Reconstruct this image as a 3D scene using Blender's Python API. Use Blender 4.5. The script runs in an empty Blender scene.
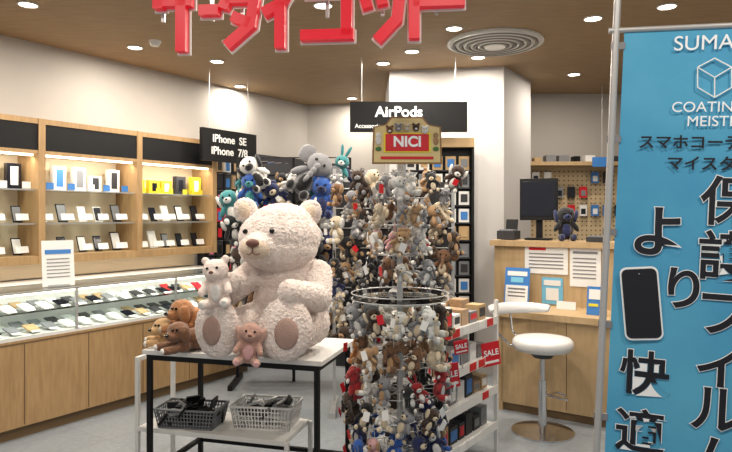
import bpy, math, random
from mathutils import Matrix, Vector
random.seed(11)
F=620.0; EH=1.45; CEIL=2.8
sc=bpy.context.scene
sc.view_settings.view_transform='Standard'
U=Vector((.555,.832,0)); V=Vector((.832,-.555,0))
ANG=-math.atan2(.555,.832)
def ray(x,y): return Vector(((x-366)/F,1,(215-y)/F))
def px(x,y,Y):
    r=ray(x,y)*Y; r.z+=EH; return r
def hit(x,y,P,N):
    r=ray(x,y); o=Vector((0,0,EH)); t=(Vector(P)-o).dot(N)/r.dot(N); return o+r*t
def T(v): return Matrix.Translation(Vector(v))
def RZ(a): return Matrix.Rotation(a,4,'Z')
def RX(a): return Matrix.Rotation(a,4,'X')
def RY(a): return Matrix.Rotation(a,4,'Y')
def frame(o,a=ANG): return T(o)@RZ(a)

# ---------- materials
def mat(name,col,rough=.6,metal=0,var=0,scale=20,bump=0,bscale=60,emit=0,spec=None,stretch=None,col2=None,sheen=0):
    m=bpy.data.materials.new(name); m.use_nodes=True
    nt=m.node_tree; b=nt.nodes['Principled BSDF']
    c=tuple(((x/255)**2.2) for x in col)+(1,)
    b.inputs['Base Color'].default_value=c
    b.inputs['Roughness'].default_value=rough; b.inputs['Metallic'].default_value=metal
    if spec is not None: b.inputs['Specular IOR Level'].default_value=spec
    if sheen:
        b.inputs['Sheen Weight'].default_value=sheen
    if emit:
        b.inputs['Emission Color'].default_value=c; b.inputs['Emission Strength'].default_value=emit
    if var or bump:
        tc=nt.nodes.new('ShaderNodeTexCoord'); mp=nt.nodes.new('ShaderNodeMapping')
        nt.links.new(tc.outputs['Object'],mp.inputs['Vector'])
        if stretch: mp.inputs['Scale'].default_value=stretch
    if var:
        n=nt.nodes.new('ShaderNodeTexNoise'); n.inputs['Scale'].default_value=scale; n.inputs['Detail'].default_value=6
        nt.links.new(mp.outputs[0],n.inputs['Vector'])
        r=nt.nodes.new('ShaderNodeValToRGB')
        c2=tuple(((x/255)**2.2) for x in col2)+(1,) if col2 else tuple(k*(1-var) for k in c[:3])+(1,)
        r.color_ramp.elements[0].position=.32; r.color_ramp.elements[1].position=.68
        r.color_ramp.elements[0].color=c2; r.color_ramp.elements[1].color=c
        nt.links.new(n.outputs['Fac'],r.inputs[0]); nt.links.new(r.outputs[0],b.inputs['Base Color'])
    if bump:
        n=nt.nodes.new('ShaderNodeTexNoise'); n.inputs['Scale'].default_value=bscale; n.inputs['Detail'].default_value=4
        nt.links.new(mp.outputs[0],n.inputs['Vector'])
        bm=nt.nodes.new('ShaderNodeBump'); bm.inputs['Strength'].default_value=bump; bm.inputs['Distance'].default_value=.01
        nt.links.new(n.outputs['Fac'],bm.inputs['Height']); nt.links.new(bm.outputs[0],b.inputs['Normal'])
    return m
def glassmat(name,tint=(244,249,249)):
    m=bpy.data.materials.new(name); m.use_nodes=True; nt=m.node_tree; nt.nodes.clear()
    o=nt.nodes.new('ShaderNodeOutputMaterial'); mx=nt.nodes.new('ShaderNodeMixShader')
    t=nt.nodes.new('ShaderNodeBsdfTransparent'); g=nt.nodes.new('ShaderNodeBsdfGlossy'); lw=nt.nodes.new('ShaderNodeFresnel')
    lw.inputs[0].default_value=1.25
    t.inputs[0].default_value=tuple((x/255)**2.2 for x in tint)+(1,); g.inputs['Roughness'].default_value=.03
    nt.links.new(lw.outputs[0],mx.inputs[0]); nt.links.new(t.outputs[0],mx.inputs[1]); nt.links.new(g.outputs[0],mx.inputs[2]); nt.links.new(mx.outputs[0],o.inputs[0])
    return m
WHITE=mat('white_laminate',(220,219,216),.4)
PAPER=mat('paper',(228,227,225),.7)
WALL=mat('wall_paint',(180,175,169),.85,var=.05,scale=3)
CEILM=mat('ceiling_wood',(158,133,102),.7,var=.2,scale=5,stretch=(1,8,1),col2=(142,118,89))
WOOD=mat('oak_veneer',(172,140,99),.5,var=.2,scale=6,stretch=(8,8,1),col2=(154,123,85))
WOODL=mat('birch_veneer',(186,158,119),.5,var=.1,scale=5,stretch=(8,8,1),col2=(173,145,107))
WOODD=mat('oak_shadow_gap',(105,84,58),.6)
BLACK=mat('black_satin',(20,20,22),.55,spec=.3)
DARK=mat('dark_grey',(48,48,52),.6)
GREY=mat('grey_plastic',(120,122,126),.5)
CHROME=mat('chrome',(210,210,212),.15,metal=1)
METAL=mat('painted_metal',(190,190,190),.35,metal=.5)
RED=mat('red_plastic',(200,22,38),.4)
REDL=mat('red_sign',(215,25,48),.4,emit=.3)
GLASS=glassmat('clear_glass')
LEDW=mat('led_strip',(255,240,212),.5,emit=5)
LAMP=mat('lamp_disc',(255,242,220),.5,emit=14)
BEIGE=mat('beige_backing',(204,188,160),.7)
YEL=mat('yellow_card',(222,205,50),.5)
BLUEC=mat('blue_card',(60,120,190),.5)
GREENC=mat('green_card',(70,150,90),.5)
PINKC=mat('pink_card',(220,120,150),.5)
SCREEN=mat('phone_screen',(30,32,40),.15)
BOARD=mat('sign_board',(214,192,138),.6)
BROWNB=mat('sign_board_edge',(140,104,66),.6)
TAN=mat('cardboard',(180,150,110),.7)

# ---------- mesh builder
def unitsphere(seg,rings):
    v=[(0,0,1)]
    for i in range(1,rings):
        a=math.pi*i/rings
        for j in range(seg):
            b=2*math.pi*j/seg; v.append((math.sin(a)*math.cos(b),math.sin(a)*math.sin(b),math.cos(a)))
    v.append((0,0,-1)); f=[]
    for j in range(seg): f.append((0,1+j,1+(j+1)%seg))
    for i in range(rings-2):
        for j in range(seg):
            a=1+i*seg+j; b=1+i*seg+(j+1)%seg; f.append((a,a+seg,b+seg,b))
    o=1+(rings-2)*seg; L=len(v)-1
    for j in range(seg): f.append((o+j,L,o+(j+1)%seg))
    return v,f
SPH={}
class MB:
    def __init__(s,M=None): s.v=[];s.f=[];s.mi=[];s.sm=[];s.mats=[];s.M=M or Matrix.Identity(4)
    def add(s,vs,fs,m,sm=False,M=None):
        X=s.M@M if M is not None else s.M
        if m not in s.mats: s.mats.append(m)
        k=s.mats.index(m); o=len(s.v)
        s.v.extend([tuple(X@Vector(p)) for p in vs])
        for f in fs: s.f.append(tuple(i+o for i in f)); s.mi.append(k); s.sm.append(sm)
    def box(s,c,d,m,M=None):
        x,y,z=d[0]/2,d[1]/2,d[2]/2
        vs=[(c[0]+a*x,c[1]+b*y,c[2]+e*z) for a in(-1,1) for b in(-1,1) for e in(-1,1)]
        s.add(vs,[(0,1,3,2),(4,6,7,5),(0,4,5,1),(2,3,7,6),(0,2,6,4),(1,5,7,3)],m,False,M)
    def b2(s,x0,x1,y0,y1,z0,z1,m,M=None): s.box(((x0+x1)/2,(y0+y1)/2,(z0+z1)/2),(x1-x0,y1-y0,z1-z0),m,M)
    def ell(s,c,r,m,R=None,seg=12,rings=8,M=None):
        if (seg,rings) not in SPH: SPH[(seg,rings)]=unitsphere(seg,rings)
        v,f=SPH[(seg,rings)]
        if not hasattr(r,'__len__'): r=(r,r,r)
        X=T(c)@(R or Matrix.Identity(4))@Matrix.Diagonal((r[0],r[1],r[2],1))
        if M is not None: X=M@X
        s.add(v,f,m,True,X)
    def cyl(s,p0,p1,r,m,n=12,r2=None,M=None,sm=True):
        p0=Vector(p0);p1=Vector(p1); r2=r if r2 is None else r2
        d=(p1-p0); L=d.length; q=d.to_track_quat('Z','Y').to_matrix().to_4x4()
        X=T(p0)@q
        if M is not None: X=M@X
        vs=[(r*math.cos(2*math.pi*i/n),r*math.sin(2*math.pi*i/n),0) for i in range(n)]+[(r2*math.cos(2*math.pi*i/n),r2*math.sin(2*math.pi*i/n),L) for i in range(n)]
        s.add(vs,[(i,(i+1)%n,n+(i+1)%n,n+i) for i in range(n)],m,sm,X)
        s.add(vs,[tuple(range(n-1,-1,-1)),tuple(range(n,2*n))],m,False,X)
    def tube(s,pts,r,m,n=6,closed=False,M=None):
        k=len(pts)
        for i in range(k if closed else k-1): s.cyl(pts[i],pts[(i+1)%k],r,m,n,M=M)
    def ring(s,c,R,r,m,n=20,M=None): s.tube([(c[0]+R*math.cos(2*math.pi*i/n),c[1]+R*math.sin(2*math.pi*i/n),c[2]) for i in range(n)],r,m,5,True,M)
    def obj(s,name,parent=None,bev=0):
        me=bpy.data.meshes.new(name); me.from_pydata(s.v,[],s.f)
        for m in s.mats: me.materials.append(m)
        me.polygons.foreach_set('material_index',s.mi); me.polygons.foreach_set('use_smooth',s.sm); me.update()
        o=bpy.data.objects.new(name,me); sc.collection.objects.link(o)
        if parent: o.parent=parent
        if bev:
            b=o.modifiers.new('bevel','BEVEL'); b.width=bev; b.segments=2; b.limit_method='ANGLE'
        return o
def empty(name,loc=(0,0,0)):
    e=bpy.data.objects.new(name,None); e.empty_display_size=.1; sc.collection.objects.link(e); return e
def text(body,size,M,m,name,parent,align='CENTER',ext=.0015,off=0,bold=0):
    c=bpy.data.curves.new(name,'FONT'); c.body=body; c.size=size; c.extrude=ext; c.offset=off+bold
    c.align_x=align; c.align_y='CENTER'; c.materials.append(m)
    o=bpy.data.objects.new(name,c); sc.collection.objects.link(o); o.matrix_world=M@RX(math.pi/2)
    if parent: o.parent=parent
    return o
def arealight(name,loc,sx,sy,power,parent=None,rot=0,col=(1,.9,.77),tilt=None):
    l=bpy.data.lights.new(name,'AREA'); l.shape='RECTANGLE'; l.size=sx; l.size_y=sy; l.energy=power; l.color=col
    o=bpy.data.objects.new(name,l); sc.collection.objects.link(o)
    o.matrix_world=T(loc)@RZ(rot)@(tilt or Matrix.Identity(4))
    if parent: o.parent=parent

# ---------- room shell
def quadwall(name,a,b,z0,z1,m,th=.1,side=1):
    a=Vector(a+(0,));b=Vector(b+(0,)); d=(b-a).normalized(); n=Vector((-d.y,d.x,0))*side*th
    mb=MB(); vs=[]
    for p in (a,b,b+n,a+n):
        vs.append((p.x,p.y,z0))
    for p in (a,b,b+n,a+n): vs.append((p.x,p.y,z1))
    mb.add(vs,[(0,1,2,3),(4,7,6,5),(0,4,5,1),(1,5,6,2),(2,6,7,3),(3,7,4,0)],m); return mb.obj(name)
fm=bpy.data.materials.new('floor_tile'); fm.use_nodes=True; nt=fm.node_tree; bs=nt.nodes['Principled BSDF']
tc=nt.nodes.new('ShaderNodeTexCoord'); br=nt.nodes.new('ShaderNodeTexBrick'); mp=nt.nodes.new('ShaderNodeMapping')
mp.inputs['Rotation'].default_value=(0,0,-ANG); nt.links.new(tc.outputs['Object'],mp.inputs[0]); nt.links.new(mp.outputs[0],br.inputs[0])
br.offset=0; br.inputs['Scale'].default_value=1; br.inputs['Brick Width'].default_value=.6; br.inputs['Row Height'].default_value=.6; br.inputs['Mortar Size'].default_value=.002
br.inputs['Color1'].default_value=(.25,.275,.30,1); br.inputs['Color2'].default_value=(.27,.295,.32,1); br.inputs['Mortar'].default_value=(.19,.205,.22,1)
no=nt.nodes.new('ShaderNodeTexNoise'); no.inputs['Scale'].default_value=30; mxc=nt.nodes.new('ShaderNodeMixRGB'); mxc.blend_type='OVERLAY'; mxc.inputs[0].default_value=.25
nt.links.new(tc.outputs['Object'],no.inputs[0]); nt.links.new(br.outputs[0],mxc.inputs[1]); nt.links.new(no.outputs[0],mxc.inputs[2]); nt.links.new(mxc.outputs[0],bs.inputs['Base Color'])
bs.inputs['Roughness'].default_value=.35
mb=MB(); mb.b2(-6,5,-2,9.5,-.1,0,fm); mb.obj('floor')
mb=MB(); mb.b2(-6,5,-2,9.5,CEIL,CEIL+.1,CEILM); mb.obj('ceiling')
O=Vector((-2.3,3.9,0)); LF=frame(O)
def L(x,y,z=0): return LF@Vector((x,y,z))
wa=L(-.77,-3); wb=L(-.77,4.0)
quadwall('wall_left',(wa.x,wa.y),(wb.x,wb.y),0,CEIL,WALL,side=1)
quadwall('wall_back',(wb.x-.1,wb.y+.03),(1.6,6.95),0,CEIL,WALL,side=1)
quadwall('wall_alcove',(1.6,6.9),(4.2,6.9),0,CEIL,WALL,side=1)
quadwall('wall_right',(3.6,6.9),(3.6,1.5),0,CEIL,WALL,side=1)
mb=MB(); vs=[(.22,5.8),(1.25,5.62),(1.66,6.25),(1.66,6.9),(.22,6.9)]
n=len(vs); mb.add([(x,y,0) for x,y in vs]+[(x,y,CEIL) for x,y in vs],[tuple(range(n-1,-1,-1)),tuple(range(n,2*n))]+[(i,(i+1)%n,n+(i+1)%n,n+i) for i in range(n)],mat('pillar_paint',(196,193,191),.85)); mb.obj('pillar')

# ---------- ceiling lights
def downlight(x,y,power=22):
    Y=(CEIL-EH)*F/(215-y); X=(x-366)/F*Y
    downlightW(X,Y,power)
def downlightW(X,Y,power):
    mb=MB(T((X,Y,CEIL)))
    mb.ring((0,0,-.004),.058,.007,WHITE); mb.cyl((0,0,-.006),(0,0,-.001),.052,LAMP,n=20); d=mb.obj('ceiling_downlight')
    l=bpy.data.lights.new('downlight_lamp','AREA'); l.shape='DISK'; l.size=.12; l.energy=power; l.color=(1,.91,.79)
    o=bpy.data.objects.new('downlight_lamp',l); o.location=(X,Y,CEIL-.02); sc.collection.objects.link(o); o.parent=d
for x,y in [(28,4),(217,61),(240,86),(135,47),(230,41),(323,5),(352,98),(412,51),(454,28),(478,57),(574,74),(594,97),(383,63),(667,6),(593,18)]:
    downlight(x,y,13)
for X,Y in [(-2.2,3.2),(-.9,2.9),(.3,3.0),(1.4,3.2)]: downlightW(X,Y,18)
for X,Y in [(-1.2,.9),(.2,.7),(1.3,.6)]: downlightW(X,Y,19)  # added corridor lamps, out of view, to brighten the banner
c=px(495,42,1.35*F/(215-42)); mb=MB(T((c.x,c.y,CEIL)))
VENT=mat('vent_slots',(120,116,110),.6)
mb.cyl((0,0,-.015),(0,0,0),.37,WHITE,n=40)
for i,r in enumerate((.345,.29,.235,.18,.125)): mb.ring((0,0,-.018-.003*i),r,.010,WHITE,n=40); mb.ring((0,0,-.018-.003*i),r-.027,.012,VENT,n=36)
mb.cyl((0,0,-.045),(0,0,-.015),.08,WHITE,n=24,r2=.1); mb.obj('ceiling_air_vent')
c=px(155,41,1.35*F/174.); mb=MB(T((c.x,c.y,CEIL))); mb.cyl((0,0,-.04),(0,0,0),.03,WHITE,r2=.05); mb.obj('smoke_detector')

w=bpy.data.worlds.new('world'); sc.world=w; w.use_nodes=True
w.node_tree.nodes['Background'].inputs[0].default_value=(.97,.97,.97,1); w.node_tree.nodes['Background'].inputs[1].default_value=.42

# ---------- left wall cabinets
posts=[-1.17,-.33,.51,1.35,2.19]
cab=empty('wall_display_cabinet')
mb=MB(LF); cf=-.45; cb=-.765
mb.b2(cb,cf,posts[0],posts[-1],2.12,2.16,WOOD); mb.b2(cb,cf,posts[0],posts[-1],1.09,1.15,WOOD)
mb.b2(cb,cb+.02,posts[0],posts[-1],.96,2.12,BEIGE)
mb.b2(cb,cf,posts[0],posts[-1],1.90,1.925,WOOD)
for p in posts: mb.b2(cb,cf+.005,p-.025,p+.025,1.09,2.16,WOOD)
for i in range(4):
    y0,y1=posts[i]+.025,posts[i+1]-.025
    mb.b2(cf-.03,cf-.005,y0,y1,1.925,2.12,BLACK)
    mb.b2(cf-.06,cf-.035,y0+.02,y1-.02,1.885,1.899,LEDW)
    arealight('led_lamp',L(cf-.06,(y0+y1)/2,1.882),.02,.75,3.0,cab,ANG,tilt=RY(.5))
    for z in (1.64,1.39): mb.b2(cb+.02,cf-.03,y0,y1,z-.008,z,GLASS); mb.b2(cf-.034,cf-.03,y0,y1,z-.01,z,METAL)
mb.obj('frame',cab)
mb=MB(LF)
def phonestand(mb,x,y,z,h=.12,cmat=SCREEN,bmat=PAPER):
    M=T((x,y,z))@RY(-.35)
    mb.box((0,0,h/2+.004),(.008,h*.52,h),cmat,M); mb.box((.006,0,h/2+.004),(.002,h*.46,h*.86),bmat,M)
    mb.box((.07,0,.025),(.004,h*.7,.05),PAPER,T((x,y,z))@RY(-.3))
for bi in range(4):
    y0=posts[bi]+.09
    for k in range(5):
        y=y0+k*.16+random.uniform(-.015,.015)
        if bi==3:
            h=random.choice([.12,.17]); m=YEL if k!=3 else DARK
            mb.box((-.62,y,1.641+h/2),(.05,.11,h),m); mb.box((-.594,y,1.641+h*.5),(.003,.05,h*.6),SCREEN if k%2 else PAPER); mb.box((-.54,y,1.665),(.004,.05,.045),YEL,RY(0))
        else:
            h=random.choice([.19,.19,.13]); m=random.choice([PAPER,PAPER,SCREEN,PAPER])
            mb.box((-.64,y-.02,1.641+h/2),(.05,.10,h),m); mb.box((-.614,y-.02,1.641+h*.52),(.003,.055,h*.72),random.choice([SCREEN,GREY,SCREEN,DARK,BLUEC]) if m is PAPER else random.choice([GREY,PAPER]))
            mb.box((-.54,y+.03,1.641+.03),(.004,.06,.05),random.choice([PAPER,BLUEC,PAPER]))
        phonestand(mb,-.60,y,1.391,random.choice([.13,.15]),random.choice([SCREEN,PAPER,BLACK]),random.choice([SCREEN,PAPER,SCREEN,GREY,PAPER]))
        phonestand(mb,-.60,y,1.151,random.choice([.13,.16]),random.choice([SCREEN,PAPER,BLACK]),random.choice([SCREEN,PAPER,RED if k==3 else GREY,SCREEN]))
mb.obj('phone_merchandise',cab)

# ---------- glass counter
cnt=empty('glass_display_counter')
mb=MB(LF); y0,y1=-1.2,2.22
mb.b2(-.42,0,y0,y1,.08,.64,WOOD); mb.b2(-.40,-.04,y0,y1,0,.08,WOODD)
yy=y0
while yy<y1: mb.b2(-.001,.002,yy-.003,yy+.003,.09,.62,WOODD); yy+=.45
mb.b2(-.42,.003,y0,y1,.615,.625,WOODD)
mb.b2(-.42,0,y0,y1,.64,.66,WHITE)
mb.b2(-.006,0,y0,y1,.66,.94,GLASS); mb.b2(-.42,0,y0,y1,.94,.95,GLASS); mb.b2(-.42,-.41,y0,y1,.66,.94,WHITE)
mb.b2(-.008,.004,y0,y1,.938,.952,METAL)
mb.b2(-.40,-.12,y0,y1,.79,.796,GLASS)
yy=y0
while yy<=y1+.01: mb.b2(-.01,.004,yy-.008,yy+.008,.66,.95,METAL); yy+=.855
mb.b2(-.03,-.012,y0,y1,.925,.935,LEDW)
mb.b2(-.74,-.42,y0,y1,.0,.95,WHITE)
mb.obj('case',cnt)
for i in range(3): arealight('led_lamp',L(-.03,y0+.6+1.12*i,.92),.015,1.1,3.0,cnt,ANG,tilt=RY(.6))
arealight('led_lamp',L(-.55,.5,1.085),.05,3.2,4,cab,ANG)  # added fill light for the dark gap above the counter, no strip behind it
mb=MB(LF)
k=y0+.08
while k<y1-.06:
    for (x,z) in ((-.30,.661),(-.12,.661),(-.30,.797),(-.19,.797)):
        m=random.choice([SCREEN,PAPER,PAPER,GREY,PAPER,TAN])
        if 1.1<k<1.9: m=random.choice([RED,SCREEN,PAPER,DARK,TAN])
        M=T((x,k,z+.03))@RY(.5 if m is RED else .25)
        mb.box((0,0,0),(.10,.075,.01),m,M)
        mb.box((.065,0,0),(.03,.06,.004),PAPER,M)
    k+=.125
mb.obj('phone_merchandise',cnt)
p=hit(59,291,L(-.12,0),V)
mb=MB(); M=T((p.x,p.y,.953))@RZ(ANG+math.pi/2-.25)
mb.box((0,0,.16),(.21,.004,.32),PAPER,M@RX(-.12)); mb.box((0,-.004,.24),(.17,.002,.03),BLUEC,M@RX(-.12))
for i in range(6): mb.box((0,-.004,.19-.025*i),(.15,.002,.006),GREY,M@RX(-.12))
mb.box((0,.04,.006),(.14,.1,.012),METAL,M); mb.obj('counter_notice_sign')

# ---------- phone case rack on left wall + header
mb=MB(LF)
mb.b2(-.76,-.70,2.25,3.85,.0,2.12,DARK)
pal=[SCREEN,PAPER,DARK,BLUEC,RED,GREY,GREENC,PINKC,BLACK,SCREEN,TAN]
for z in [0.6+.17*i for i in range(9)]:
    for y in [2.33+.11*j for j in range(14)]:
        mb.box((-.66,y,z),(.03,.085,.14),random.choice(pal)); mb.box((-.643,y,z-.01),(.003,.05,.09),random.choice(pal))
        mb.cyl((-.70,y,z+.08),(-.6,y,z+.08),.003,METAL,5)
mb.obj('phone_case_rack')
e=empty('phone_model_hanging_sign')
s0=hit(201,127,L(-.3,0),V); s1=hit(255,140,L(-.3,0),V)
mb=MB(); d=(s1-s0); d.z=0; Ls=d.length; ang=math.atan2(d.y,d.x); Ms=T((s0.x,s0.y,0))@RZ(ang)
zt=s0.z; zb=hit(201,160,L(-.3,0),V).z
mb.b2(0,Ls,-.02,.02,zb,zt,BLACK,Ms)
for xx in (.1,Ls-.1): mb.cyl((xx,0,zt),(xx,0,CEIL),.004,METAL,6,M=Ms)
mb.obj('panel',e)
hz=zt-zb
text('iPhone  SE',hz*.34,Ms@T((Ls*.48,-.024,zt-hz*.3)),PAPER,'label_1',e,bold=.002)
text('iPhone  7/8',hz*.34,Ms@T((Ls*.48,-.024,zt-hz*.68)),PAPER,'label_2',e,bold=.002)

# ---------- storefront letters : mitred stroke glyphs
e=empty('storefront_sign_lettering')
YS=2.2; k=YS/F
LM=T((px(308,0,YS).x,YS,0))@RZ(-.09)
def stroke(mb,pts,w_,y0,y1,m,cap):
    P=[Vector((a,b)) for a,b in pts]; d0=(P[1]-P[0]).normalized(); d1=(P[-1]-P[-2]).normalized()
    P[0]=P[0]-d0*cap; P[-1]=P[-1]+d1*cap; Lf=[];Rt=[]
    for i in range(len(P)):
        if i==0: nn=Vector((-d0.y,d0.x)); s_=1
        elif i==len(P)-1: nn=Vector((-d1.y,d1.x)); s_=1
        else:
            a=(P[i]-P[i-1]).normalized(); b=(P[i+1]-P[i]).normalized(); na=Vector((-a.y,a.x)); nb=Vector((-b.y,b.x)); nn=(na+nb).normalized(); s_=1/max(.45,nn.dot(na))
        Lf.append(P[i]+nn*w_*s_); Rt.append(P[i]-nn*w_*s_)
    for i in range(len(P)-1):
        q=[Lf[i],Lf[i+1],Rt[i+1],Rt[i]]
        mb.add([(v.x,y0,v.y) for v in q]+[(v.x,y1,v.y) for v in q],[(0,1,2,3),(7,6,5,4),(0,4,5,1),(1,5,6,2),(2,6,7,3),(3,7,4,0)],m)
G=[('ke',[[(154,-24),(154,4)],[(150,-2),(188,-2)],[(178,-2),(178,48)]]),
('bar',[[(198,8),(216,8)]]),
('ta',[[(232,-22),(222,6)],[(226,-3),(254,-3),(250,24),(226,44)],[(232,15),(248,22)]]),
('i',[[(294,-20),(280,4),(264,12)],[(280,4),(280,47)]]),
('ko',[[(306,-8),(347,-8),(347,36)],[(302,36),(353,36)]]),
('tsu',[[(364,-4),(368,10)],[(380,-7),(383,7)],[(400,-6),(397,22),(378,42)]]),
('do',[[(414,-24),(414,41)],[(414,6),(462,6)],[(440,-18),(445,-8)],[(453,-20),(458,-10)]])]
for nm,ss in G:
    mb=MB(LM)
    for s_ in ss:
        pp=[((x-308)*k,EH+(215-y)*k) for x,y in s_]
        stroke(mb,pp,.0185,-.018,.018,REDL,.004); stroke(mb,pp,.0245,.018,.03,PAPER,.010)
    mb.obj('letter_'+nm,e)
mb=MB(LM)
for xx in (154,206,238,281,326,382,436): X=(xx-308)*k; mb.b2(X-.006,X+.006,.03,.045,2.16,2.5,METAL)
mb.b2(-.62,.62,.03,.05,2.27,2.30,METAL); mb.obj('hanger_frame',e)
mb=MB(); mb.b2(-3.5,3,YS-.05,YS+.2,2.5,CEIL,WALL); mb.obj('support_fascia',e)

# ---------- banner
e=empty('advertising_banner_flag'); YB=1.8; kb=YB/F
BL=mat('banner_cloth',(92,172,206),.8,var=.15,scale=2,col2=(66,146,190),bump=.2,bscale=12)
o=px(617,15,YB); lean=math.radians(2.5)
BM=T(o)@RZ(math.radians(-18))@RY(lean)
mb=MB(BM)
mb.cyl((0,0,-o.z-.0),(0,0,.06),.010,METAL); mb.cyl((-.02,0,-.045),(.66,0,-.045),.008,METAL)
mb.ell((0,0,.06),.016,BLACK); mb.cyl((.66,0,-.045),(.665,0,-.045),.012,BLACK)
mb.obj('pole',e)
mb=MB(); mb.cyl((.65,YB,0),(.65,YB,.06),.17,DARK,n=24,r2=.14); mb.cyl((.65,YB,.06),(.65,YB,.2),.02,DARK); mb.obj('weighted_base',e)
mb=MB(BM); nx,nz=16,40; W_,H_=.60,1.78; vs=[];fs=[]
for j in range(nz+1):
    for i in range(nx+1):
        u,v=i/nx,j/nz
        vs.append((.022+u*W_,.003*math.sin(u*5+v*6)*min(1,v*4)+.0015*math.sin(u*11-v*9)*v,-.05-v*H_))
for j in range(nz):
    for i in range(nx):
        a=j*(nx+1)+i; fs.append((a,a+nx+1,a+nx+2,a+1))
mb.add(vs,fs,BL,True)
for j in range(7): mb.b2(-.012,.026,-.003,.003,-.1-j*.27,-.08-j*.27,GREY)
mb.obj('cloth',e)
def bp(x,y):
    N=BM.to_3x3()@Vector((0,1,0)); P=hit(x,y,o,N); return BM.inverted()@P
BK=mat('banner_ink',(18,22,34),.7); WI=mat('banner_white',(238,242,245),.7)
def bt(s,x,y,size,m,nm,align='CENTER',outline=0,off=0):
    l=bp(x,y); text(s,size*kb,BM@T((l.x,-.0072,l.z)),m,nm,e,align,ext=.0003,off=off)
    if outline: text(s,size*kb,BM@T((l.x,-.0062,l.z)),WI,nm+'_outline',e,align,ext=.0003,off=off+outline)
bt('SUMAHO',673,45,20,WI,'text_1','LEFT'); bt('COATING',671,108,14,WI,'text_2','LEFT'); bt('MEISTER',686,122,14,WI,'text_3','LEFT')
bt('スマホコーティング',638,143,15,BK,'text_4','LEFT',off=.0009); bt('マイスター',666,164,15,BK,'text_5','LEFT',off=.0009)
for i,(ch,y) in enumerate(zip('保護フィルム',(205,260,316,366,412,462))): bt(ch,729-(y-200)*.055,y,50,BK,'text_a%d'%i,outline=.0022,off=.0022)
bt('よ',658,235,54,BK,'text_b0',outline=.0022,off=.003); bt('り',683,291,44,BK,'text_b1',outline=.0022,off=.0028)
bt('快',644,376,46,BK,'text_c0',outline=.0022,off=.002); bt('適',639,434,46,BK,'text_c1',outline=.0022,off=.002)
mb=MB(BM)
def logo(ps,m,r):
    mb.tube([ (bp(x,y).x,-.008,bp(x,y).z) for x,y in ps],r,m,5)
logo([(714,59),(697,68),(697,88),(714,98),(731,88),(731,68),(714,59)],WI,.002); logo([(697,68),(714,78),(731,68)],WI,.002); logo([(714,78),(714,98)],WI,.002)
l=bp(641,303); M=T((l.x,-.008,l.z))@RY(math.radians(-7))
def rrect(mb,w,h,r,y0,y1,m,M):
    pts=[]
    for cx,cz,a0 in ((w/2-r,h/2-r,0),(-w/2+r,h/2-r,90),(-w/2+r,-h/2+r,180),(w/2-r,-h/2+r,270)):
        for q in range(5):
            a=math.radians(a0+q*22.5); pts.append((cx+r*math.cos(a),cz+r*math.sin(a)))
    n=len(pts); mb.add([(x,y0,z) for x,z in pts]+[(x,y1,z) for x,z in pts],[tuple(range(n)),tuple(range(2*n-1,n-1,-1))]+[(i,n+i,n+(i+1)%n,(i+1)%n) for i in range(n)],m,False,M)
rrect(mb,35*kb,72*kb,.018,-.002,.0,WI,M); rrect(mb,32*kb,68*kb,.015,-.004,-.002,BK,M)
mb.ell((0,-.005,29*kb),.003,GREY,M=M)
mb.obj('printed_logo_and_phone',e)

# ---------- plush toys
def fur(name,c,b=.6,bs=120,var=.15): return mat(name,c,.95,var=var,scale=40,bump=b,bscale=bs,sheen=.3)
PF={n:fur('plush_'+n,c) for n,c in dict(cream=(208,192,166),brown=(112,80,56),dkbrown=(62,46,36),grey=(138,138,142),black=(26,26,30),white=(226,224,220),blue=(44,88,166),teal=(60,136,140),orange=(186,122,70),pink=(214,166,166),red=(160,40,44),navy=(34,42,84),tan=(168,134,98),green=(84,124,72)).items()}
EYE=mat('bead_eye',(12,12,12),.15)
def plush(mb,M,s,kind,c1,c2):
    X=M@Matrix.Scale(s,4)
    E=lambda c,r,m,R=None,seg=9,rings=6: mb.ell(c,r,m,R,seg,rings,X)
    E((0,0,.28),(.2,.17,.26),c1); E((0,-.13,.27),(.12,.07,.18),c2)
    E((0,-.04,.68),(.24,.21,.21),c1)
    for sx in(-1,1):
        E((sx*.22,-.08,.38),(.07,.08,.17),c1,RY(-sx*.6),7,5)
        E((sx*.15,-.2,.09),(.09,.17,.1),c1,None,7,5); E((sx*.15,-.33,.1),(.07,.05,.085),c2,None,7,5)
        E((sx*.09,-.235,.72),.028,EYE,None,5,4)
        if kind=='bear' : E((sx*.19,-.02,.86),(.08,.05,.08),c1,None,7,5); E((sx*.19,-.06,.86),(.05,.03,.05),c2,None,6,4)
        elif kind=='rabbit': E((sx*.1,0,1.03),(.055,.04,.22),c1,RY(sx*.25),7,5)
        elif kind=='dog': E((sx*.25,-.03,.64),(.06,.1,.18),c2,RY(sx*.2),7,5)
        elif kind=='elephant': E((sx*.3,0,.7),(.17,.04,.17),c1,None,8,5)
        elif kind=='sheep': E((sx*.27,-.03,.66),(.1,.04,.05),c2,RY(sx*.4),7,5)
    if kind=='sheep':
        for q in range(7): a=q*.9; E((.16*math.cos(a),.02+.08*math.sin(a*2),.8+.07*math.sin(a)),(.1,.1,.09),c1,None,7,5)
        for q in range(6): a=q*1.05; E((.14*math.cos(a),-.05,.28+.16*math.sin(a)),(.1,.1,.1),c1,None,7,5)
    if kind=='elephant':
        for i in range(4): E((0,-.24-.03*i,.62-.09*i),(.06-.006*i,.06,.08),c1,None,7,5)
    else:
        E((0,-.22,.62),(.11,.09,.085),c2,None,8,5); E((0,-.31,.645),(.035,.025,.025),EYE,None,5,4)
kinds=['bear','rabbit','dog','sheep','dog','elephant','sheep']
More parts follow.
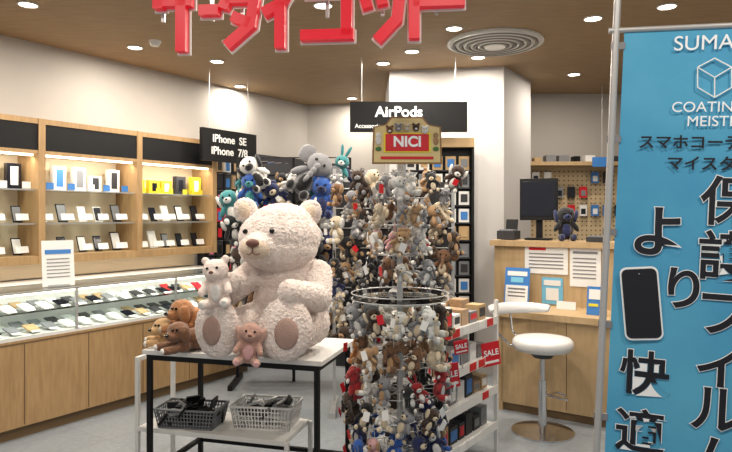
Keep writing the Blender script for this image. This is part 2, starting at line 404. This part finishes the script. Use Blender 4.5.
def grid(mb,cols,rows,place,size,palette,tagp=.25,skip=0):
    for r in range(rows):
        for c_ in range(cols):
            if random.random()<skip: continue
            P=place(c_+(.5 if r%2 else 0)+random.uniform(-.3,.3),r+random.uniform(-.3,.3))
            M=T(P)@RZ(random.uniform(-1,1))@RY(random.uniform(-.7,.7))@RX(random.uniform(-.4,.4))
            s=size*random.uniform(.75,1.35); a=PF[random.choice(palette(c_/cols,r/rows))]; b=PF[random.choice(['cream','white','tan','grey'])]
            plush(mb,M,s,random.choice(kinds),a,b)
            if random.random()<tagp: mb.box((random.uniform(-.03,.03),-.45*s,s*.4),(.035,.001,.045),random.choice([PAPER,PAPER,PAPER,RED]),M)
mb=MB(); X0,X1,Yr=-1.12,-.14,5.35
for x in (X0,X0+.49,X1): mb.b2(x-.012,x+.012,Yr+.05,Yr+.075,0,1.95,BLACK)
for x in (X0,X1): mb.b2(x-.02,x+.02,Yr-.25,Yr+.2,0,.04,BLACK)
for z in [.3+.15*i for i in range(12)]: mb.cyl((X0,Yr+.05,z),(X1,Yr+.05,z),.005,BLACK,5)
mb.b2(X0,X1,Yr+.055,Yr+.065,.5,1.9,DARK)
mb.b2(X0,X1,Yr-.25,Yr+.05,.30,.33,BLACK)
palL=lambda u,v:(['black','navy','grey','blue','dkbrown','black','teal','brown','black','white','navy'] if v>.45 else ['black','white','grey','brown','cream','dkbrown','tan'])
grid(mb,9,10,lambda c,r:(X0+.05+c*.11,Yr-.1-random.uniform(0,.15),.40+r*.135),.24,palL)
plush(mb,T((-.58,Yr-.26,1.62))@RY(.7),.46,'elephant',PF['grey'],PF['black'])
plush(mb,T((-.82,Yr-.3,1.66))@RY(-.6),.34,'dog',PF['white'],PF['black'])
plush(mb,T((-.94,Yr-.30,1.50)),.32,'bear',PF['blue'],PF['teal'])
plush(mb,T((-1.06,Yr-.28,1.38))@RY(-.3),.32,'dog',PF['teal'],PF['white'])
plush(mb,T((-.36,Yr-.27,1.42)),.38,'sheep',PF['blue'],PF['navy'])
plush(mb,T((-.25,Yr-.22,1.72))@RY(.3),.26,'rabbit',PF['teal'],PF['white'])
plush(mb,T((-.42,Yr-.35,.95)),.36,'bear',PF['black'],PF['white'])
plush(mb,T((-.28,Yr-.4,.66)),.38,'sheep',PF['white'],PF['grey'])
plush(mb,T((-.45,Yr-.38,1.2)),.32,'rabbit',PF['white'],PF['grey'])
mb.obj('plush_toy_display_rack')
mb=MB(); X0,X1,Yr=-.24,.66,4.65
for x in (X0,.21,X1): mb.b2(x-.012,x+.012,Yr+.05,Yr+.075,0,1.8,METAL)
for x in (X0,X1): mb.b2(x-.02,x+.02,Yr-.25,Yr+.2,0,.04,METAL)
mb.b2(X0,X1,Yr+.055,Yr+.065,.3,1.70,DARK)
for z in [.3+.15*i for i in range(10)]: mb.cyl((X0,Yr+.05,z),(X1,Yr+.05,z),.005,METAL,5)
mb.b2(X0,X1,Yr-.28,Yr+.05,.5,.52,METAL)
palM=lambda u,v:(['brown','cream','tan','white','dkbrown','grey','grey','white'] if v>.5 else ['black','black','dkbrown','cream','navy','tan','black','white']) if u<.6 else ['grey','dkbrown','black','tan','black','brown','cream','grey']
grid(mb,9,10,lambda c,r:(X0+.03+c*.095,Yr-.08-random.uniform(0,.15),.50+r*.125),.17,palM,tagp=.35)
mb.obj('plush_keychain_display_rack')

# spinner
cx,cy=.15,2.75
spn=empty('plush_keychain_spinner_rack')
mb=MB(T((cx,cy,0)))
mb.cyl((0,0,0),(0,0,.03),.24,METAL,n=28); mb.cyl((0,0,.03),(0,0,1.68),.013,METAL)
tiers=[(1.53,.07,6,.10),(1.41,.095,8,.11),(1.29,.10,8,.11),(1.16,.11,8,.11),(.92,.17,12,.14),(.79,.175,12,.14),(.66,.175,12,.14),(.53,.175,12,.14),(.40,.175,12,.14),(.26,.17,11,.14)]
pals=[['cream','grey','white'],['brown','tan','cream','white','grey'],['grey','tan','pink','dkbrown','white'],['black','grey','brown','white'],['cream','brown','tan','white','dkbrown','grey'],['brown','black','tan','cream','dkbrown','orange'],['dkbrown','black','grey','cream','brown','white','red'],['navy','dkbrown','black','grey','cream','brown','white'],['navy','black','brown','cream','blue','pink'],['black','navy','brown','grey']]
for (z,R,n_,s),pl in zip(tiers,pals):
    zt=z+s*1.05
    mb.ring((0,0,zt),R,.002,METAL); mb.ring((0,0,zt),R*.45,.002,METAL,n=12)
    for i in range(n_):
        a=2*math.pi*i/n_+random.uniform(-.12,.12)+z
        ca,sa=math.cos(a),math.sin(a); Rr=R*random.uniform(.85,1.12)
        mb.cyl((0,0,zt),(ca*(R+.02),sa*(R+.02),zt),.0018,METAL,4)
        mb.cyl((ca*R,sa*R,z+s*.8),(ca*R,sa*R,zt),.0015,METAL,4)
        M=T((ca*Rr,sa*Rr,z+random.uniform(-.02,.02)))@RZ(a+math.pi/2+random.uniform(-.9,.9))@RY(random.uniform(-.5,.5))@RX(random.uniform(-.3,.3))
        plush(mb,M,s*random.uniform(.8,1.2),random.choice(kinds),PF[random.choice(pl)],PF[random.choice(['cream','white','tan'])])
        if random.random()<.5: mb.box((.02,-.45*s,s*.5),(.028,.001,.04),random.choice([PAPER,PAPER,PAPER,RED]),M)
mb.ring((0,0,1.105),.215,.0025,METAL,n=28); mb.ring((0,0,1.08),.215,.0025,METAL,n=28)
mb.cyl((0,0,1.08),(0,0,1.084),.21,GLASS,n=28)
mb.obj('tower_with_plush',spn)
s=2.7/F; c=px(407,141,2.7); M=T(c)@RZ(.02)
mb=MB(M)
hw,hh=35*s,23*s
def board(hw,hh,y0,y1,m):
    pts=[(-hw,-hh),(hw,-hh),(hw*.97,hh*.62),(hw*.62,hh*.72),(hw*.45,hh*1.05),(-hw*.45,hh*1.05),(-hw*.62,hh*.72),(-hw*.97,hh*.62)]; n=len(pts)
    mb.add([(x,y0,z) for x,z in pts]+[(x,y1,z) for x,z in pts],[tuple(range(n)),tuple(range(2*n-1,n-1,-1))]+[(i,n+i,n+(i+1)%n,(i+1)%n) for i in range(n)],m)
board(hw,hh,-.004,.006,BROWNB); board(hw*.95,hh*.93,-.006,-.004,BOARD)
mb.box((0,-.008,-.008),(hw*1.34,.004,hh*.86),YEL); mb.box((0,-.010,-.008),(hw*1.24,.004,hh*.74),RED); mb.box((0,-.008,-hh*.74),(hw*1.5,.003,hh*.12),RED)
for i,(cn,xx) in enumerate(zip(['brown','grey','cream','dkbrown','white'],(-.5,-.25,0,.25,.5))):
    z_=hh*.56 if abs(xx)<.3 else hh*.46
    mb.ell((xx*hw,-.014,z_),(.015,.005,.016),PF[cn]); mb.ell((xx*hw-.011,-.014,z_+.015),(.006,.003,.006),PF[cn]); mb.ell((xx*hw+.011,-.014,z_+.015),(.006,.003,.006),PF[cn]); mb.ell((xx*hw,-.019,z_-.005),(.006,.002,.005),PF['white']); mb.ell((xx*hw-.005,-.019,z_+.004),.002,EYE); mb.ell((xx*hw+.005,-.019,z_+.004),.002,EYE)
for xx,cn in ((-.82,'white'),(.82,'tan')):
    mb.ell((xx*hw,-.01,-.0),(.013,.004,.018),PF[cn]); mb.ell((xx*hw,-.01,.024),(.012,.004,.012),PF[cn]); mb.ell((xx*hw,-.01,-.035),(.014,.004,.01),PF['green'])
mb.cyl((-.01,.012,-.16),(-.01,.012,.02),.006,METAL); mb.obj('topper_board',spn)
text('NICI',.062,M@T((0,-.014,-.006)),WI,'topper_label',spn,bold=.002)

# ---------- giant teddy
BF=mat('giant_bear_fur',(243,231,224),.95,var=.14,scale=25,bump=.8,bscale=140,sheen=.5,col2=(226,208,200))
PADM=mat('bear_pad',(166,138,128),.9,var=.1,scale=40,bump=.4,bscale=150)
MUZ=mat('bear_muzzle',(224,204,182),.95,var=.1,scale=40,bump=.8,bscale=120,sheen=.3)
NOSE=mat('bear_nose',(112,76,66),.5)
def capsule(mb,a,b,r1,r2,m,n=6):
    a=Vector(a);b=Vector(b)
    for i in range(n+1):
        t=i/n; mb.ell(a.lerp(b,t),r1+(r2-r1)*t,m,seg=16,rings=10)
def remeshed(mb,name,parent,vox,disp=.0,ds=.03):
    o=mb.obj(name,parent)
    r=o.modifiers.new('remesh','REMESH'); r.mode='VOXEL'; r.voxel_size=vox; r.use_smooth_shade=True
    s=o.modifiers.new('smooth','SMOOTH'); s.iterations=6; s.factor=.5
    if disp:
        t=bpy.data.textures.new(name,'CLOUDS'); t.noise_scale=ds; t.noise_depth=2
        d=o.modifiers.new('fur','DISPLACE'); d.texture=t; d.strength=disp; d.mid_level=.5
    return o
e=empty('giant_teddy_bear')
TB=T((-.49,3.19,.76))
mb=MB(TB); E=lambda c,r,R=None: mb.ell(c,r,BF,R,24,16)
E((.10,.06,.23),(.20,.17,.23)); E((.09,.04,.36),(.17,.14,.13))
E((.05,-.03,.575),(.21,.165,.15)); E((.045,-.05,.52),(.20,.15,.11)); E((.06,-.02,.64),(.165,.14,.11))
E((-.035,-.17,.535),(.09,.085,.068))
E((-.13,0,.715),(.062,.035,.065),RY(-.4)); E((.20,.01,.70),(.062,.035,.07),RY(.4))
capsule(mb,(.24,.02,.38),(.25,-.12,.28),.078,.072,BF); capsule(mb,(.25,-.12,.28),(.13,-.23,.32),.072,.064,BF)
capsule(mb,(-.09,0,.39),(-.2,-.1,.30),.075,.065,BF); capsule(mb,(-.2,-.1,.30),(-.17,-.2,.36),.065,.055,BF)
capsule(mb,(.19,.02,.13),(.12,-.22,.12),.115,.10,BF); E((.11,-.26,.15),(.13,.06,.15),RX(-.15))
capsule(mb,(-.06,.02,.13),(-.20,-.18,.12),.115,.095,BF); E((-.22,-.23,.15),(.12,.055,.145),RZ(-.35))
remeshed(mb,'body',e,.0055,.016,.0085)
mb=MB(TB)
mb.ell((.12,-.313,.14),(.058,.02,.074),PADM,RX(-.15),20,12); mb.ell((-.235,-.278,.145),(.050,.02,.068),PADM,RZ(-.35),20,12)
mb.obj('foot_pads',e)
mb=MB(TB); mb.ell((-.04,-.19,.53),(.082,.075,.058),MUZ,None,20,12)
mb.ell((-.13,-.022,.715),(.036,.02,.042),MUZ,RY(-.4)); mb.ell((.20,-.014,.70),(.036,.02,.044),MUZ,RY(.4)); mb.obj('muzzle_and_inner_ears',e)
mb=MB(TB); mb.ell((-.045,-.268,.557),(.032,.018,.021),NOSE,None,16,10)
mb.tube([(-.045,-.27,.54),(-.045,-.27,.515)],.003,NOSE); mb.tube([(-.075,-.258,.507),(-.06,-.266,.502),(-.045,-.27,.513),(-.03,-.266,.502),(-.013,-.258,.507)],.003,NOSE)
mb.ell((-.095,-.187,.61),.013,EYE,None,14,10); mb.ell((.035,-.192,.612),.013,EYE,None,14,10); mb.obj('eyes_nose_mouth',e)
def small_bear(name,M,s,bm,mm,ears='round'):
    e=empty(name); mb=MB(M@Matrix.Scale(s,4)); E=lambda c,r,R=None: mb.ell(c,r,bm,R,16,10)
    E((0,0,.28),(.2,.17,.27)); E((0,-.04,.68),(.24,.2,.2)); E((0,-.2,.62),(.11,.1,.085))
    for sx in (-1,1):
        if ears=='round': E((sx*.19,0,.86),(.08,.05,.08))
        else: E((sx*.25,-.02,.62),(.07,.09,.18),RY(sx*.25))
        capsule(mb,(sx*.17,-.02,.45),(sx*.25,-.2,.3),.08,.07,bm); capsule(mb,(sx*.12,0,.1),(sx*.2,-.3,.1),.1,.09,bm)
    remeshed(mb,'body',e,.02*s,.02*s,.02)
    mb=MB(M@Matrix.Scale(s,4)); mb.ell((0,-.29,.66),(.045,.03,.03),NOSE)
    for sx in (-1,1): mb.ell((sx*.09,-.225,.73),.025,EYE); mb.ell((sx*.205,-.385,.1),(.06,.02,.065),mm)
    mb.ell((0,-.16,.28),(.11,.05,.16),mm); mb.obj('face_and_pads',e)
PK=fur('pale_cream_fur',(238,222,214)); PB=fur('dusty_pink_fur',(188,148,134)); OR=fur('ginger_fur',(176,122,80)); TN=fur('golden_fur',(196,158,112)); BR=fur('brown_fur',(122,86,64))
small_bear('small_teddy_bear',T((-.49-.20,3.17-.24,.755+.26))@RZ(-.1)@RY(-.1),.26,PK,PF['white'])
small_bear('small_teddy_bear',T((-.49-.06,3.17-.30,.76))@RZ(.1)@RY(.12),.22,PB,PF['pink'],'floppy')

def lying_dog(name,M,s,bm,mm):
    e=empty(name); mb=MB(M@Matrix.Scale(s,4)); E=lambda c,r,R=None: mb.ell(c,r,bm,R,16,10)
    E((.0,0,.2),(.42,.22,.2)); E((.3,.02,.2),(.2,.24,.21))
    E((-.42,-.08,.36),(.2,.19,.18)); E((-.55,-.16,.30),(.12,.11,.09),RZ(.3))
    for sy in (-1,1):
        E((-.36,-.08+sy*.2,.32),(.09,.05,.16)); capsule(mb,(-.3,sy*.16,.1),(-.68,sy*.2-.04,.08),.085,.075,bm); capsule(mb,(.35,sy*.2,.1),(.18,sy*.34,.07),.1,.07,bm)
    capsule(mb,(.45,0,.22),(.68,-.1,.14),.06,.04,bm)
    remeshed(mb,'body',e,.022*s,.03*s,.02)
    mb=MB(M@Matrix.Scale(s,4)); mb.ell((-.66,-.2,.33),(.04,.04,.03),EYE)
    mb.ell((-.56,-.2,.42),.025,EYE); mb.ell((-.50,-.245,.42),.025,EYE)
    for sy in(-1,1): mb.ell((-.75,sy*.2-.05,.08),(.03,.06,.055),mm)
    mb.obj('face_and_paws',e)
lying_dog('plush_dog',T((-.86,3.22,.756))@RZ(.6),.29,BR,PF['white'])
lying_dog('plush_dog',T((-.98,3.36,.756))@RZ(.3),.27,TN,PF['white'])
lying_dog('plush_dog',T((-.86,3.38,.83))@RZ(.2)@RX(.1),.32,OR,PF['cream'])

# ---------- display table
A=Vector((-1.16,3.21,0)); B=Vector((-.21,2.95,0)); d=(B-A).normalized(); aT=math.atan2(d.y,d.x)
TM=T(A)@RZ(aT); LT=(B-A).length; DT=.55
e=empty('display_table')
mb=MB(TM); mb.b2(0,LT,0,DT,.728,.753,WHITE); mb.obj('top',e,bev=.003)
mb=MB(TM); t=.024
for x in (.02,LT-.02-t):
    for y in (.01,DT-.01-t): mb.b2(x,x+t,y,y+t,0,.727,BLACK)
for y in (.01,DT-.01-t): mb.b2(.02+t,LT-.02-t,y,y+t,.70,.727,BLACK)
for x in (.02,LT-.02-t):
    mb.b2(x,x+t,.034,DT-.034,.70,.727,BLACK); mb.b2(x,x+t,.034,DT-.034,.1,.122,BLACK)
mb.b2(.02+t,LT-.02-t,DT-.034,DT-.012,.1,.122,BLACK)
mb.obj('frame',e)
mb=MB(TM)
t=.022
for x in (-.13,.74):
    for y in (.12,.46):
        mb.b2(x,x+t,y,y+t,0,.68 if x<0 else .30,WHITE)
mb.b2(-.13+t,.74,.12,.46+t,.28,.305,WHITE); mb.b2(-.13,-.13+t,.142,.46,.655,.68,WHITE)
mb.obj('white_display_stand',None,.002)
def basket(name,M,w,d_,h,m,fill):
    mb=MB(M)
    mb.b2(-w*.44,w*.44,-d_*.44,d_*.44,0,.006,m)
    for k in range(6):
        z=h*k/5; s=.88+.12*k/5; r=.003 if k<5 else .007
        mb.tube([(-w/2*s,-d_/2*s,z),(w/2*s,-d_/2*s,z),(w/2*s,d_/2*s,z),(-w/2*s,d_/2*s,z)],r,m,5,True)
    for i in range(19):
        u=-1+2*i/18
        for sy in(-1,1):
            mb.cyl((u*w*.44,sy*d_*.44,0),(u*w*.5,sy*d_*.5,h),.0035,m,5)
    for i in range(11):
        u=-1+2*i/10
        for sx in(-1,1): mb.cyl((sx*w*.44,u*d_*.44,0),(sx*w*.5,u*d_*.5,h),.0035,m,5)
    for i in range(34):
        mm=random.choice(fill); mb.box((0,0,0),(random.uniform(.07,.13),.012,random.uniform(.05,.09)),mm,T((random.uniform(-w*.33,w*.33),random.uniform(-d_*.3,d_*.3),h*random.uniform(.35,1.1)))@RZ(random.uniform(0,3))@RX(random.uniform(.2,1.3)))
    mb.obj(name)
basket('plastic_storage_basket',TM@T((.15,.235,.307))@RZ(.1),.34,.20,.10,GREY,[BLACK,DARK,GREY,BLACK])
basket('plastic_storage_basket',TM@T((.55,.34,.307))@RZ(.12),.34,.22,.12,PAPER,[GREY,PAPER,PAPER,METAL,DARK])

# ---------- sale shelf unit
SM=T((.30,3.09,0))@RZ(math.atan2(.67,.48)-math.pi/2)
sal=empty('sale_shelf_unit')
mb=MB(SM); LY=.86; WX=.36
for y in (0,LY): 
    for x in (-WX,-.022): mb.b2(x,x+.022,y,y+.022,0,.93 if y else .83,WHITE)
for z in (.82,.60,.40,.18):
    mb.b2(-WX+.0,-.0,.022,LY,z-.02,z,WHITE)
    mb.b2(.0,.004,.03,LY,z-.035,z+.015,WHITE)
    y=.06
    while y<LY-.08:
        w_=random.uniform(.07,.11)
        if random.random()<.6: mb.b2(.004,.007,y,y+.08,z-.03,z+.012,RED if random.random()<.5 else PAPER)
        for xx in (-.09,-.2,-.3):
            h=random.uniform(.06,.13); mb.b2(xx-.05,xx+.04,y,y+w_-.01,z+.001,z+h,random.choice([PAPER,PAPER,GREY,TAN,PAPER,DARK,PF['tan']]))
            if random.random()<.6: mb.b2(xx+.04,xx+.042,y+.01,y+w_-.02,z+.02,z+h*.8,random.choice([DARK,GREY,PAPER,BLUEC,RED]))
        y+=w_+.01
mb.obj('shelves_and_boxes',sal)
def salesign(x,y,w_,h_,dist):
    c=px(x,y,dist); M=T(c)@RZ(.35)@RY(-.12)
    mb=MB(M); mb.box((0,0,0),(w_,.004,h_),RED); mb.box((0,-.003,-h_*.33),(w_*.8,.002,h_*.1),PAPER); mb.cyl((0,.006,-h_/2-.08),(0,.006,0),.003,METAL,6); mb.obj('sale_card',sal)
    text('SALE',w_*.4,M@T((0,-.004,h_*.05)),WI,'sale_label',sal,ext=.0005,bold=.0008)
salesign(491,354,.12,.14,3.66); salesign(450,376,.1,.12,3.05); salesign(461,347,.08,.07,3.2)

# ---------- AirPods sign and case wall
e=empty('earphone_hanging_sign'); Yp=5.3
a=px(350,102,Yp); b=px(467,132,Yp)
mb=MB(); mb.b2(a.x,b.x,Yp-.02,Yp+.02,b.z,a.z,BLACK)
for xx in (a.x+.1,b.x-.1): mb.cyl((xx,Yp,a.z),(xx,Yp,CEIL),.004,METAL,6)
mb.obj('panel',e)
c=px(399,112,Yp-.03); text('AirPods',.125,T((c.x,Yp-.023,c.z)),WI,'label_1',e,bold=.003)
c=px(362,126,Yp-.03); text('Accessories',.05,T((c.x+.06,Yp-.023,c.z)),WI,'label_2',e,bold=.001)
mb=MB(T((0,5.45,0))@RZ(0)); xa,xb=px(404,0,5.5).x,px(471,0,5.5).x
zt=px(0,138,5.45).z
mb.b2(xa,xb,.07,.12,.1,zt,BLACK); mb.b2(xa-.02,xa,.0,.12,0,zt,BLACK); mb.b2(xb,xb+.02,0,.12,0,zt,BLACK); mb.b2(xa-.02,xb+.02,0,.12,0,.1,BLACK)
mb.b2(xa-.02,xb+.02,-.01,.12,zt-.08,zt,TAN)
for z in [.3+.155*i for i in range(11)]:
    mb.b2(xa,xb,.03,.07,z-.012,z-.004,DARK)
    for i in range(5):
        x=xa+.06+i*.118
        mb.b2(x-.045,x+.045,.045,.068,z,z+.12,random.choice([PAPER,PAPER,PAPER,GREY,TAN])); mb.b2(x-.03,x+.03,.04,.045,z+.025,z+.095,random.choice([GREY,DARK,PAPER,DARK,BLUEC,TAN,GREY]))
mb.obj('earphone_case_display_shelf')

# ---------- service desk
D=Vector((.97,4.6,0)); DM=frame(D)
dsk=empty('service_desk')
mb=MB(DM)
mb.b2(0,1.5,0,.45,.70,.745,WOODL); mb.b2(.02,1.5,.04,.07,.06,.70,WOODL); mb.b2(0,.03,.04,.45,0,.70,WOODL); mb.b2(.03,1.5,.06,.08,0,.06,WOODD)
for x in (.5,1.0): mb.b2(x-.002,x+.002,.038,.041,.08,.70,WOODD)
mb.b2(-.2,1.5,.45,.50,0,1.20,WOODL); mb.b2(-.23,1.5,.42,.80,1.20,1.245,WOODL); mb.b2(-.2,-.17,.5,.78,0,1.20,WOODL)
mb.obj('desk_body',dsk)
PN=U; PP=D+U*.448
def card(name,x0,y0,x1,y1,bm,fm=None,bands=()):
    a=hit(x0,y0,PP,PN); b=hit(x1,y1,PP,PN); l0=DM.inverted()@a; l1=DM.inverted()@b
    mb=MB(DM); mb.b2(l0.x,l1.x,.444,.449,l1.z,l0.z,bm); w_=l1.x-l0.x; h_=l0.z-l1.z
    for (u0,v0,u1,v1,m) in bands: mb.b2(l0.x+u0*w_,l0.x+u1*w_,.442,.4445,l0.z-v1*h_,l0.z-v0*h_,m)
    mb.obj(name,dsk)
TXT=mat('print_grey',(120,120,125),.8)
card('price_notice_poster',525,244,568,275,PAPER,bands=[(.1,.1,.5,.2,RED)]+[(.1,.3+.12*i,.9,.34+.12*i,TXT) for i in range(5)])
card('price_notice_poster',570,248,601,288,PAPER,bands=[(.1,.08,.9,.14,TXT)]+[(.1,.25+.1*i,.85,.28+.1*i,TXT) for i in range(6)])
card('coating_service_poster',542,277,563,305,mat('light_blue_print',(110,180,215),.6),bands=[(.1,.1,.9,.3,PAPER),(.2,.4,.8,.85,PAPER)])
def stand(name,x,ybase,w_,h_,m,yl=.3,bands=()):
    p=hit(x,ybase,D+U*yl,U); l=DM.inverted()@p
    mb=MB(DM@T((l.x,yl,.746))@RX(-.15)); mb.box((0,0,h_/2),(w_,.006,h_),m)
    for (u0,v0,u1,v1,mm) in bands: mb.box(((u0+u1-1)/2*w_,-.004,h_*(1-(v0+v1)/2)),((u1-u0)*w_,.002,(v1-v0)*h_),mm)
    mb.box((0,.04,.006),(w_*.8,.08,.01),m,RX(.15)); mb.obj(name)
stand('counter_flyer_stand',516,300,.2,.29,BLUEC,.34,[(.05,.48,.95,.95,PAPER),(.1,.1,.9,.22,PAPER),(.25,.26,.75,.4,mat('sky_blue_print',(120,190,220),.6)),(.15,.55,.85,.6,TXT),(.15,.65,.85,.69,TXT),(.15,.75,.85,.79,TXT)])
stand('counter_flyer_stand',596,313,.13,.2,BLUEC,.15,[(.1,.1,.9,.45,PAPER),(.1,.6,.6,.7,YEL)])
stand('business_card_stand',566,304,.14,.06,PAPER,.3)
mp_=hit(538,236,D+U*.6,U); l=DM.inverted()@mp_
e=empty('desktop_monitor'); MM=DM@T((l.x-.0,.62,1.247))@RZ(.15)
mb=MB(MM); mb.box((0,0,.33),(.30,.035,.34),BLACK); mb.box((0,-.019,.335),(.27,.003,.28),SCREEN); mb.obj('screen',e,.004)
mb=MB(MM); mb.box((0,.0,.008),(.2,.16,.014),BLACK); mb.box((0,.03,.13),(.05,.025,.24),BLACK); mb.obj('stand',e)
mb=MB(DM@T((-.12,.56,1.246))); mb.box((0,0,.04),(.15,.14,.07),DARK); mb.box((0,-.02,.08),(.12,.08,.012),GREY); mb.box((0,.05,.13),(.1,.01,.1),BLACK,RX(-.2)); mb.obj('receipt_printer')
mb=MB(DM@T((.60,.5,1.246))); mb.box((0,0,.02),(.14,.1,.035),DARK); mb.box((0,0,.042),(.11,.07,.01),GREY); mb.obj('card_reader')
PEG=mat('pegboard_board',(198,176,140),.7); HOLE=mat('pegboard_hole',(90,72,50),.9)
mb=MB(); mb.b2(1.7,3.4,6.86,6.9,0,1.98,PEG); mb.b2(1.68,3.42,6.6,6.9,1.98,2.02,WOODL); mb.b2(1.68,3.42,6.83,6.9,.97,1.0,WOODL)
for i in range(33):
    for j in range(19):
        x=1.74+i*.05; z=1.03+j*.05; mb.b2(x-.007,x+.007,6.857,6.861,z-.007,z+.007,HOLE)
for r,z in enumerate((1.52,1.72,1.88)):
    for i in range(11):
        if random.random()<(.25,.4,.6)[r]: continue
        x=1.86+i*.13; mb.box((x,6.8,z-.02),(.08,.02,.12),random.choice([DARK,BLACK,BLUEC,PAPER,RED,GREY,SCREEN])); mb.box((x,6.789,z-.03),(.05,.003,.06),random.choice([PAPER,GREY,SCREEN])); mb.cyl((x,6.86,z+.06),(x,6.76,z+.06),.004,METAL,5)
mb.obj('pegboard_wall_unit')
mb=MB(T((0,6.72,2.021)))
for i in range(8):
    w_=random.uniform(.06,.12); h=random.uniform(.04,.09); mb.box((1.85+i*.14,0,h/2),(w_,.12,h),random.choice([TAN,DARK,BLACK,PAPER,GREY]))
mb.obj('stacked_supply_boxes')
p=px(568,213,4.95)
mb=MB(); lp=DM.inverted()@p; plush(mb,DM@T((lp.x,.58,1.247))@RZ(.5),.30,'dog',PF['black'],PF['navy']); mb.obj('plush_mascot_toy')
mb=MB(DM@T((.80,.6,1.246))); mb.box((0,0,.05),(.14,.1,.1),TAN); mb.box((0,-.051,.05),(.1,.002,.07),PAPER); mb.ell((-.02,0,.14),(.05,.05,.045),PF['brown']); mb.obj('donation_box')
a=hit(602,162,(0,6.5,0),Vector((0,1,0))); mb=MB(); mb.box((a.x,6.5,a.z),(.2,.02,.1),BLUEC); mb.cyl((a.x,6.5,a.z+.05),(a.x,6.5,CEIL),.004,METAL,6); mb.obj('blue_hanging_sign')

# ---------- stool
e=empty('bar_stool'); S0=Vector((1.18,4.14,0)); STW=mat('stool_vinyl',(212,211,210),.35)
mb=MB(T(S0))
n=32; prof=[(.0,.545),(.15,.545),(.185,.555),(.2,.58),(.197,.61),(.18,.628),(.12,.636),(0,.638)]
vs=[];fs=[]
for r,z in prof:
    for i in range(n): a=2*math.pi*i/n; vs.append((r*math.cos(a),r*math.sin(a),z))
for j in range(len(prof)-1):
    for i in range(n): fs.append((j*n+i,j*n+(i+1)%n,(j+1)*n+(i+1)%n,(j+1)*n+i))
mb.add(vs,fs,STW,True); mb.obj('seat',e)
mb=MB(T(S0)); vs=[];fs=[]; m_=24
for i in range(m_+1):
    a=math.radians(48+145*i/m_); t=abs(i/m_-.5)*2; hh=.036*(1-.4*t**3)
    for r,z in ((.22,-hh),(.245,-hh*1.05),(.262,0),(.268,hh),(.25,hh*1.1),(.235,0)):
        vs.append((r*math.cos(a)*1.05-.08,r*math.sin(a)*.9,.80+z))
for i in range(m_):
    for j in range(6): fs.append((i*6+j,i*6+(j+1)%6,(i+1)*6+(j+1)%6,(i+1)*6+j))
fs+=[tuple(range(6)),tuple(range(m_*6+5,m_*6-1,-1))]
mb.add(vs,fs,STW,True); mb.obj('backrest',e)
mb=MB(T(S0))
for aa in (110,145):
    a=math.radians(aa); mb.tube([(.1*math.cos(a),.1*math.sin(a),.54),(.2*math.cos(a)-.03,.2*math.sin(a),.56),(.262*math.cos(a)-.06,.24*math.sin(a),.64),(.25*math.cos(a)*1.05-.08,.25*math.sin(a)*.9,.79)],.008,CHROME,8)
mb.cyl((0,0,.02),(0,0,.35),.028,CHROME,n=20); mb.cyl((0,0,.35),(0,0,.545),.018,CHROME,n=20); mb.cyl((0,0,.5),(0,0,.546),.06,DARK,n=20,r2=.1)
mb.cyl((0,0,0),(0,0,.012),.205,CHROME,n=36); mb.cyl((0,0,.012),(0,0,.05),.2,CHROME,n=36,r2=.035)
mb.tube([(.02,0,.25),(.13,-.09,.24),(.16,-.0,.24),(.13,.09,.24),(.02,0,.25)],.008,CHROME,8); mb.obj('pedestal',e)

# ---------- camera
cam=bpy.data.cameras.new('camera'); cam.sensor_width=36; cam.lens=F/732*36; cam.shift_y=-11/732
co=bpy.data.objects.new('camera',cam); co.location=(0,0,EH); co.rotation_euler=(math.pi/2,0,0); sc.collection.objects.link(co); sc.camera=co
